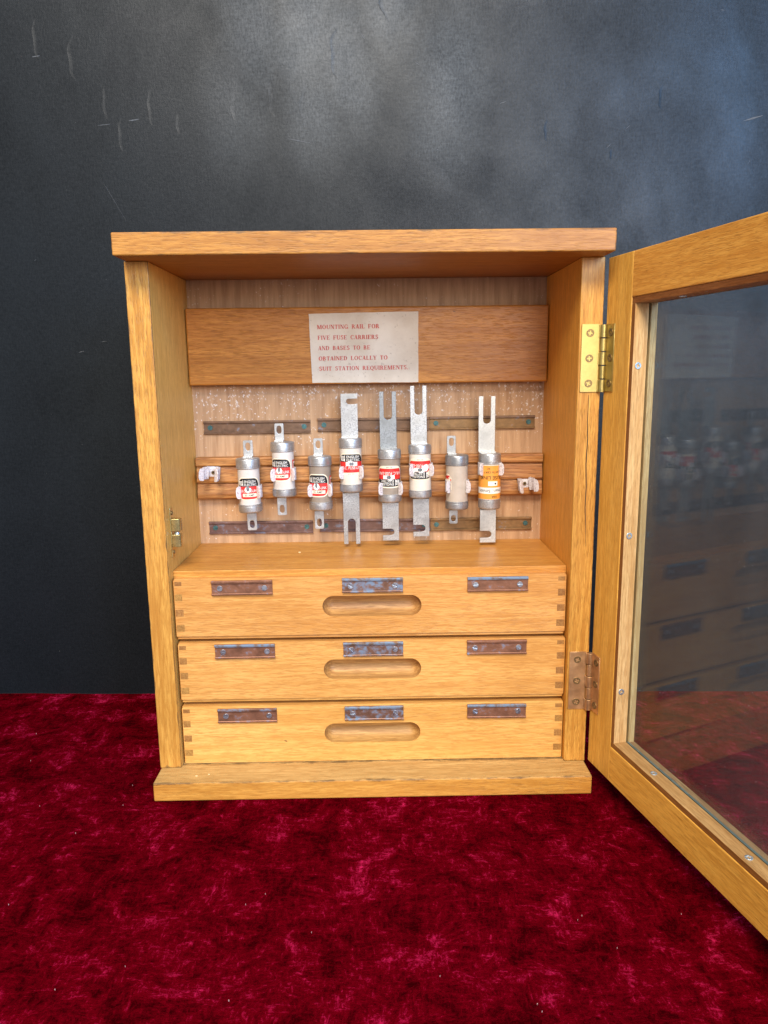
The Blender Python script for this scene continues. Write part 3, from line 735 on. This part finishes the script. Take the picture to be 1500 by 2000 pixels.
# ------------------------------------------------------------------ fuses
def cyl_patch(b, r, u0, u1, lo, hi, mi=0, n=22, flip=1, du=0, dv=0):
    """patch on the cylinder; u = arc length (mm) from the front, v = height; lo/hi are functions of u"""
    vs = []
    for i in range(n + 1):
        u = u0 + (u1 - u0) * i / n
        for v in (lo(u), hi(u)):
            uu, vv = u * flip + du, v * flip + dv; a = uu / 11.0
            vs.append((r * math.sin(a), -r * math.cos(a), vv))
    b.add(vs, [(2 * i, 2 * i + 2, 2 * i + 3, 2 * i + 1) for i in range(n)], mi)
def rr_fn(W, Hh, rad, bulge=0):
    def f(u):
        d = max(0, abs(u) - (W / 2 - rad)); return Hh / 2 - (rad - math.sqrt(max(0, rad * rad - d * d))) - bulge * (u / (W / 2)) ** 2
    return f
_tc = {}
def text_tris(txt, bold=.004):
    if txt in _tc: return _tc[txt]
    cu = bpy.data.curves.new('t', 'FONT'); cu.body = txt; cu.size = 1; cu.offset = bold; cu.resolution_u = 2
    o = bpy.data.objects.new('t', cu); COL.objects.link(o); dg_ = bpy.context.evaluated_depsgraph_get(); dg_.update()
    me = bpy.data.meshes.new_from_object(o.evaluated_get(dg_))
    vs = [tuple(v.co) for v in me.vertices]; fs = [tuple(p.vertices) for p in me.polygons]
    bpy.data.objects.remove(o); bpy.data.curves.remove(cu); bpy.data.meshes.remove(me)
    _tc[txt] = (vs, fs); return vs, fs
def cyl_text(b, txt, r, u0, u1, v, h, mi, flip=1, du=0, dv=0, italic=0):
    vs, fs = text_tris(txt)
    xa = min(p[0] for p in vs); xb = max(p[0] for p in vs); ya = min(p[1] for p in vs); yb = max(p[1] for p in vs)
    out = []
    for x, y, _ in vs:
        u = u0 + (x - xa) / (xb - xa) * (u1 - u0) + italic * (y - ya); vv = v + (y - ya) / (yb - ya) * h
        u, vv = u * flip + du, vv * flip + dv; a = u / 11.0
        out.append((r * math.sin(a), -r * math.cos(a), vv))
    b.add(out, fs, mi)
LM = [M['cream'], M['black'], M['red'], M['white'], M['grey']]
def logo(b, r, u, v, s, flip, du, dv):
    c = lambda x: (lambda _u: x)
    cyl_patch(b, r, u, u + s * .22, c(v), c(v + s), 3, 2, flip, du, dv)
    for k in range(4): cyl_patch(b, r, u, u + s, c(v + s * k * .27), c(v + s * (k * .27 + .14)), 3, 4, flip, du, dv)
    cyl_patch(b, r, u + s * .80, u + s, c(v), c(v + s * .40), 3, 2, flip, du, dv)
def torn(b, r, u, v, w, h, mi, flip, du, dv, seed):
    rnd = random.Random(seed); k = [rnd.uniform(.6, 1) for _ in range(9)]
    def f(uu, s):
        t_ = (uu - u) / w + .5; e = math.sin(math.pi * min(1, max(0, t_))) ** .6
        return v + s * h / 2 * e * k[int(min(.999, max(0, t_)) * 8)]
    cyl_patch(b, r, u - w / 2, u + w / 2, lambda x: f(x, -1), lambda x: f(x, 1), mi, 10, flip, du, dv)
def label_small(parent, du, dv, amp='30 AMP', second=False, seed=1, seed_w=3.2):
    W, Hh = 24.6, 23.4; b = MB(); r = 11.08; c = lambda x: (lambda _u: x)
    o_ = rr_fn(W, Hh, 6.5, .6); cyl_patch(b, r, -W / 2, W / 2, lambda u: -o_(u), o_, 0, 26, 1, du, dv)
    i_ = rr_fn(W - 2.2, Hh - 2.2, 5.6, .6)
    cyl_patch(b, r + .06, -W / 2 + 1.1, W / 2 - 1.1, c(2.2), lambda u: max(2.2, i_(u)), 1, 26, 1, du, dv)
    cyl_patch(b, r + .06, -W / 2 + 1.1, W / 2 - 1.1, lambda u: -i_(u), c(2.2), 2, 26, 1, du, dv)
    cyl_patch(b, r + .12, -W / 2 + 6.7, -W / 2 + 7.1, c(2.4), c(9.0), 3, 2, 1, du, dv)
    cyl_patch(b, r + .12, -6.2, 8.4, c(-8.2), c(-4.9), 0, 12, 1, du, dv)
    logo(b, r + .12, -W / 2 + 2.2, 3.4, 4.4, 1, du, dv)
    torn(b, r + .14, -.6, -1.0, 7.0, 8.0, 3, 1, du, dv, seed); torn(b, r + .30, -.5, .2, seed_w, 7.5, 4, 1, du, dv, seed + 5)
    if second:
        for a, c2, z0, z1 in ((14.6, 20, -9.5, 9.2),):
            cyl_patch(b, r, a, c2, c(z0), c(z1), 2, 6, 1, du, dv); cyl_patch(b, r + .06, a + 1.6, c2, c(z0 + 1.5), c(z1 - 1.5), 0, 6, 1, du, dv); cyl_patch(b, r + .1, a + 2.2, c2, c(2), c(5.5), 1, 3, 1, du, dv)
    o = b.build('label', LM, parent)
    t = MB()
    cyl_text(t, 'ENGLISH', r + .18, -3.9, 7.6, 6.0, 2.5, 0, 1, du, dv); cyl_text(t, 'ELECTRIC', r + .18, -3.9, 8.6, 2.9, 2.4, 0, 1, du, dv)
    cyl_text(t, 'H.R.C.FUSE-LINK', r + .18, -9.8, 9.8, -3.6, 2.7, 0, 1, du, dv); cyl_text(t, amp, r + .18, -4.2, 5.6, -7.6, 2.1, 1, 1, du, dv)
    t.build('lettering', [M['white'], M['black']], o); return o
def label_wide(parent, du, dv, flip, seed, worn=False):
    W, Hh = 30.0, 22.5; b = MB(); r = 11.08; c = lambda x: (lambda _u: x)
    o_ = rr_fn(W, Hh, 7, .8); cyl_patch(b, r, -W / 2, W / 2, lambda u: -o_(u), o_, 0, 30, flip, du, dv)
    i_ = rr_fn(W - 2.0, Hh - 2.6, 6.2, .8)
    cyl_patch(b, r + .06, -W / 2 + 1, W / 2 - 1, c(2.4), lambda u: max(2.4, i_(u)), 1, 30, flip, du, dv)
    cyl_patch(b, r + .06, -W / 2 + 1, W / 2 - 1, lambda u: max(-8.4, -i_(u)), c(2.4), 2, 30, flip, du, dv)
    cyl_patch(b, r + .12, -6.6, -6.2, c(2.5), c(9.2), 3, 2, flip, du, dv)
    logo(b, r + .12, -11.4, 3.4, 4.9, flip, du, dv)
    cyl_patch(b, r + .12, -5.4, 6.4, c(-1.6), c(2.2), 3, 10, flip, du, dv)
    torn(b, r + .16, -.8, 1.2, 6.0, 6.0, 3, flip, du, dv, seed); torn(b, r + .30, .4, .4, 4.6, 4.8, 4, flip, du, dv, seed + 3)
    if worn:
        torn(b, r + .2, -5.5, -1.5, 8, 9, 3, flip, du, dv, 31); torn(b, r + .2, -10.5, 4, 7, 9, 0, flip, du, dv, 44); torn(b, r + .2, 8, 1.5, 5, 6, 3, flip, du, dv, 12)
    o = b.build('label', LM, parent); t = MB()
    cyl_text(t, 'ENGLISH', r + .18, -4.4, 8.6, 6.1, 2.6, 0, flip, du, dv); cyl_text(t, 'ELECTRIC', r + .18, -4.4, 9.6, 2.9, 2.6, 0, flip, du, dv)
    cyl_text(t, 'H.R.C. FUSE-LINK', r + .22, -12.5, 12.5, -5.0, 2.9, 0, flip, du, dv, .3); cyl_text(t, 'Made in England', r + .18, -6, 6, -7.8, 1.3, 1, flip, du, dv); cyl_text(t, 'BS 88', r + .18, -3, 3, -10.2, 1.0, 2, flip, du, dv)
    t.build('lettering', [M['white'], plain('dark_red_print', (.30, .012, .012)), M['grey']], o); return o
def label_fragment(parent, du, dv):
    b = MB(); r = 11.08; c = lambda x: (lambda _u: x)
    torn(b, r, -12, 1.2, 11, 11, 0, 1, du, dv, 5); torn(b, r + .06, -12.5, 2.6, 9, 5.2, 2, 1, du, dv, 9); torn(b, r + .1, -9.5, 2.0, 2.0, 2.2, 0, 1, du, dv, 2); torn(b, r + .12, -7.6, .2, 1.2, 3, 2, 1, du, dv, 22)
    cyl_patch(b, r + .02, -7.2, -6.7, c(-10), c(-3), 0, 2, 1, du, dv)
    return b.build('label', LM, parent)
def label_orange(parent, du, dv):
    b = MB(); r = 11.08; c = lambda x: (lambda _u: x); L = 34.0; W = 60
    f = -1
    cyl_patch(b, r, -W / 2, W / 2, c(-L / 2), c(L / 2), 0, 44, f, du, dv)
    cyl_patch(b, r + .06, -W / 2, W / 2, c(5.2), c(11.4), 1, 44, f, du, dv)
    cyl_patch(b, r + .06, -7.0, 3.0, c(-1.2), c(3.4), 1, 10, f, du, dv)
    torn(b, r + .14, -4.4, 1.2, 2.0, 2.6, 2, f, du, dv, 4)
    o = b.build('label', [M['orange'], M['white'], M['black']], parent); t = MB()
    cyl_text(t, '10A', r + .16, -6.2, -.6, 13.4, 2.4, 0, f, du, dv)
    cyl_text(t, 'man, Smith', r + .16, -11.5, 12.5, 6.6, 3.6, 0, f, du, dv)
    cyl_text(t, 'FUSE LINK', r + .16, -11.8, 11.5, -6.6, 3.6, 0, f, du, dv)
    cyl_text(t, 'ASTA CERT', r + .16, -8.0, 7.5, -11.4, 2.0, 0, f, du, dv); cyl_text(t, 'AC', r + .16, 1.0, 4.2, -15.0, 2.0, 0, f, du, dv)
    t.build('lettering', [M['black']], o); return o

def slotted_tab(w, h, kind, side=1, dirz=1, hole=None):
    """outline + holes in (x, z), root at z=0 growing towards dirz*h"""
    hw = w / 2; S = lambda pts: [(x, z * dirz) for x, z in pts]
    if kind == 'eye':
        e = hole or (2.5, 4.0); zc = h - e[1] - 2.2
        return S([(-hw, 0), (hw, 0), (hw, h - 1), (hw - .8, h), (-hw + .8, h), (-hw, h - 1)]), [S([(e[0] * math.copysign(abs(math.cos(a)) ** .8, math.cos(a)), zc + e[1] * math.copysign(abs(math.sin(a)) ** .8, math.sin(a))) for a in [2 * math.pi * k / 24 for k in range(24)]])]
    if kind == 'fork':
        g, d = hole; out = [(-hw, 0), (hw, 0), (hw, h - .4), (hw - .4, h), (g, h)] + [(g * math.cos(math.radians(-a)), h - d + g + g * math.sin(math.radians(-a))) for a in range(0, 181, 15)] + [(-g, h), (-hw + .4, h), (-hw, h - .4)]
        return S(out), []
    if kind == 'hook':
        g, zc, dx = hole      # half gap, slot centre from the root, how far the slot reaches
        out = [(-hw, 0), (hw, 0), (hw, zc - g)] + [(hw - dx + g - g * math.sin(math.radians(a)), zc - g * math.cos(math.radians(a))) for a in range(0, 181, 15)] + [(hw, zc + g), (hw, h), (-hw, h)]
        out = [(x * side, z) for x, z in out]
        return S(out), []
def fuse(label, x, ztop, zbot, tilt, capr, body, ctop, cbot, top, bot, lab_fn, capm='cap', br=10.95, group='cartridge fuses held in the clips'):
    """top/bot: (kind, width, end_z, x offset, y offset, side, hole, material)"""
    zc = bot[2]; f = empty('cartridge_fuse', (x, CY, zc)); f.rotation_euler = (0, tilt, 0)
    tag(f, label, 'fuse', group)
    z0, z1 = zbot - zc, ztop - zc
    b = MB(); b.lathe([(.01, z0 + 2), (br, z0 + 2), (br, z1 - 2), (.01, z1 - 2)], 48); b.build('body', M[body], f, 0, True)
    for za, zb, s in ((z1, z1 - ctop, 1), (z0, z0 + cbot, -1)):
        b = MB(); R = capr
        b.lathe([(.01, za), (R * .80, za), (R * .93, za - s * .35), (R - .15, za - s * 1.1), (R, za - s * 2.0), (R, zb + s * 2.2), (R - .22, zb + s * 1.9), (R - .22, zb + s * 1.5), (R + .05, zb + s * 1.2), (R + .05, zb + s * .5), (R - .2, zb + s * .15), (R - .5, zb), (br - .2, zb)], 48); b.build('end_cap', M[capm], f, 0, True)
    for (kind, w, ze, xo, yo, side, hole, mat), za, s in ((top, z1, 1), (bot, z0, -1)):
        ze -= zc; h = abs(ze - za); t = 1.3; b = MB()
        out, holes = slotted_tab(w, h - .3, kind, side, s, hole)
        out = [(px + xo, pz + za + s * .3) for px, pz in out]; holes = [[(px + xo, pz + za + s * .3) for px, pz in hh] for hh in holes]
        b.prism(out, holes, yo, yo + t)
        ya, yb = (yo - 7.0, yo + t) if s > 0 else (yo, yo + 7.5)
        b.box(xo - w / 2, xo + w / 2, ya, yb, za + (.02 if s > 0 else -1.3), za + (1.3 if s > 0 else -.02))
        b.build('terminal_tab', M[mat], f, .22, False, 2)
    if lab_fn: lab_fn(f, (z0 + z1) / 2)
    return f
F_EYE = lambda w, z, xo, yo, m='cap', e=(2.5, 4.1): ('eye', w, z, xo, yo, 1, e, m)
fuse('white fuse with red and black label, leftmost of the eight', -121.5, 298.3, 243.0, -.018, 12.1, 'ceramic_white', 10.4, 8.8, F_EYE(9.6, 315.3, .2, 4.5), F_EYE(9.6, 224.4, 1.2, -4.0), lambda f, z: label_small(f, .8, z - 2.5, seed=3))
fuse('white fuse with red and black label, set higher, second from left', -86.5, 314.1, 258.6, -.012, 12.0, 'ceramic_white', 9.6, 8.5, F_EYE(9.2, 332.0, -3.2, 4.5), F_EYE(9.2, 239.7, -2.8, -4.0), lambda f, z: label_small(f, -2.6, z + .5, second=True, seed=8, seed_w=2.2))
fuse('taupe bodied fuse with red and black label and eyelet tabs', -50.0, 299.5, 244.4, -.004, 11.9, 'ceramic_taupe', 9.8, 8.8, F_EYE(9.3, 316.6, -1.5, 4.5), F_EYE(9.3, 225.1, -1.9, -4.0), lambda f, z: label_small(f, -2.8, z - 1.5, second=True, seed=17, seed_w=2.4))
fuse('cream fuse with hooked top tab and forked bottom tab', -18.2, 316.9, 262.6, -.008, 11.75, 'ceramic_cream', 9.6, 8.4, ('hook', 16.8, 360.8, -.4, 4.5, 1, (2.8, 35.8, 11.2), 'tab'), ('fork', 16.6, 208.4, -.6, -3.5, 1, (3.9, 26.5), 'tab'), lambda f, z: label_wide(f, .6, z + 1.8, 1, 3))
fuse('taupe fuse with upside-down label and long dark forked tab above', 20.8, 305.6, 251.8, -.008, 11.8, 'ceramic_taupe', 9.6, 8.6, ('fork', 16.8, 362.4, -.6, 4.5, 1, (4.1, 28.2), 'tabdark'), ('hook', 16.6, 211.6, .2, -3.5, -1, (3.4, 31.0, 11.8), 'tab'), lambda f, z: label_wide(f, -.6, z - .4, -1, 11))
fuse('cream fuse with worn upside-down label, its fork highest of all', 51.9, 309.8, 255.6, -.010, 11.6, 'ceramic_cream', 9.2, 8.4, ('fork', 16.3, 367.8, -.6, 4.5, 1, (4.0, 28.9), 'tab'), ('hook', 16.3, 215.5, .3, -3.5, -1, (3.6, 31.3, 12.4), 'tab'), lambda f, z: label_wide(f, -.4, z + 2.8, -1, 21, True))
fuse('plain pinkish fuse with only a torn scrap of red label', 88.8, 299.0, 243.3, -.006, 11.8, 'ceramic_pink', 10.6, 8.6, F_EYE(8.9, 317.5, -5.0, 4.5, 'capdark'), F_EYE(8.6, 228.5, -3.8, -3.6, 'capdark', (2.4, 3.2)), lambda f, z: label_fragment(f, 0, z + 3), 'capdark', 11.0)
fuse('orange labelled fuse, rightmost of the eight', 122.0, 300.2, 243.4, -.002, 11.3, 'ceramic_cream', 11.0, 10.6, ('fork', 16.7, 356.7, -2.6, 4.5, 1, (3.8, 27.6), 'tabclean'), ('hook', 16.3, 208.0, -1.6, -3.5, -1, (3.5, 26.4, 11.8), 'tabclean'), lambda f, z: label_orange(f, 0, z - .5), 'cap')
for x, z, r in ((-121.5, 264.2, -.02), (-86.5, 281.5, -.01), (-50, 265.2, 0), (-18.2, 282.9, 0), (20.9, 265.9, 0), (52, 284.6, 0), (88.8, 267.2, 0), (122, 284.5, 0)): clip(x, z, r)

# ------------------------------------------------------------------ crumbs
def crumb(x, y, z, l, label):
    b = MB(); rnd = random.Random(int(x * 10)); n = 7
    top = [(l * math.cos(6.283 * k / n) * rnd.uniform(.7, 1), l * .45 * math.sin(6.283 * k / n) * rnd.uniform(.6, 1)) for k in range(n)]
    b.prism(top, [], 0, .8, lambda a, c, d: (a * (1 - .3 * d), c * (1 - .3 * d), d)); o = b.build('wood_chip', plain('pale_chip', (.62, .46, .22), .8)); o.location = (x * MM, y * MM, z * MM)
    return tag(o, label, 'wood chip')
crumb(-71.2, 77, 204.9, 1.7, 'pale splinter of wood lying on the shelf')
crumb(-162.6, -17.2, 17.5, 1.4, 'pale wood chip on the base board nearest the left panel')
crumb(-151.8, -14.9, 17.5, 1.2, 'smaller pale wood chip on the base board, right of another')
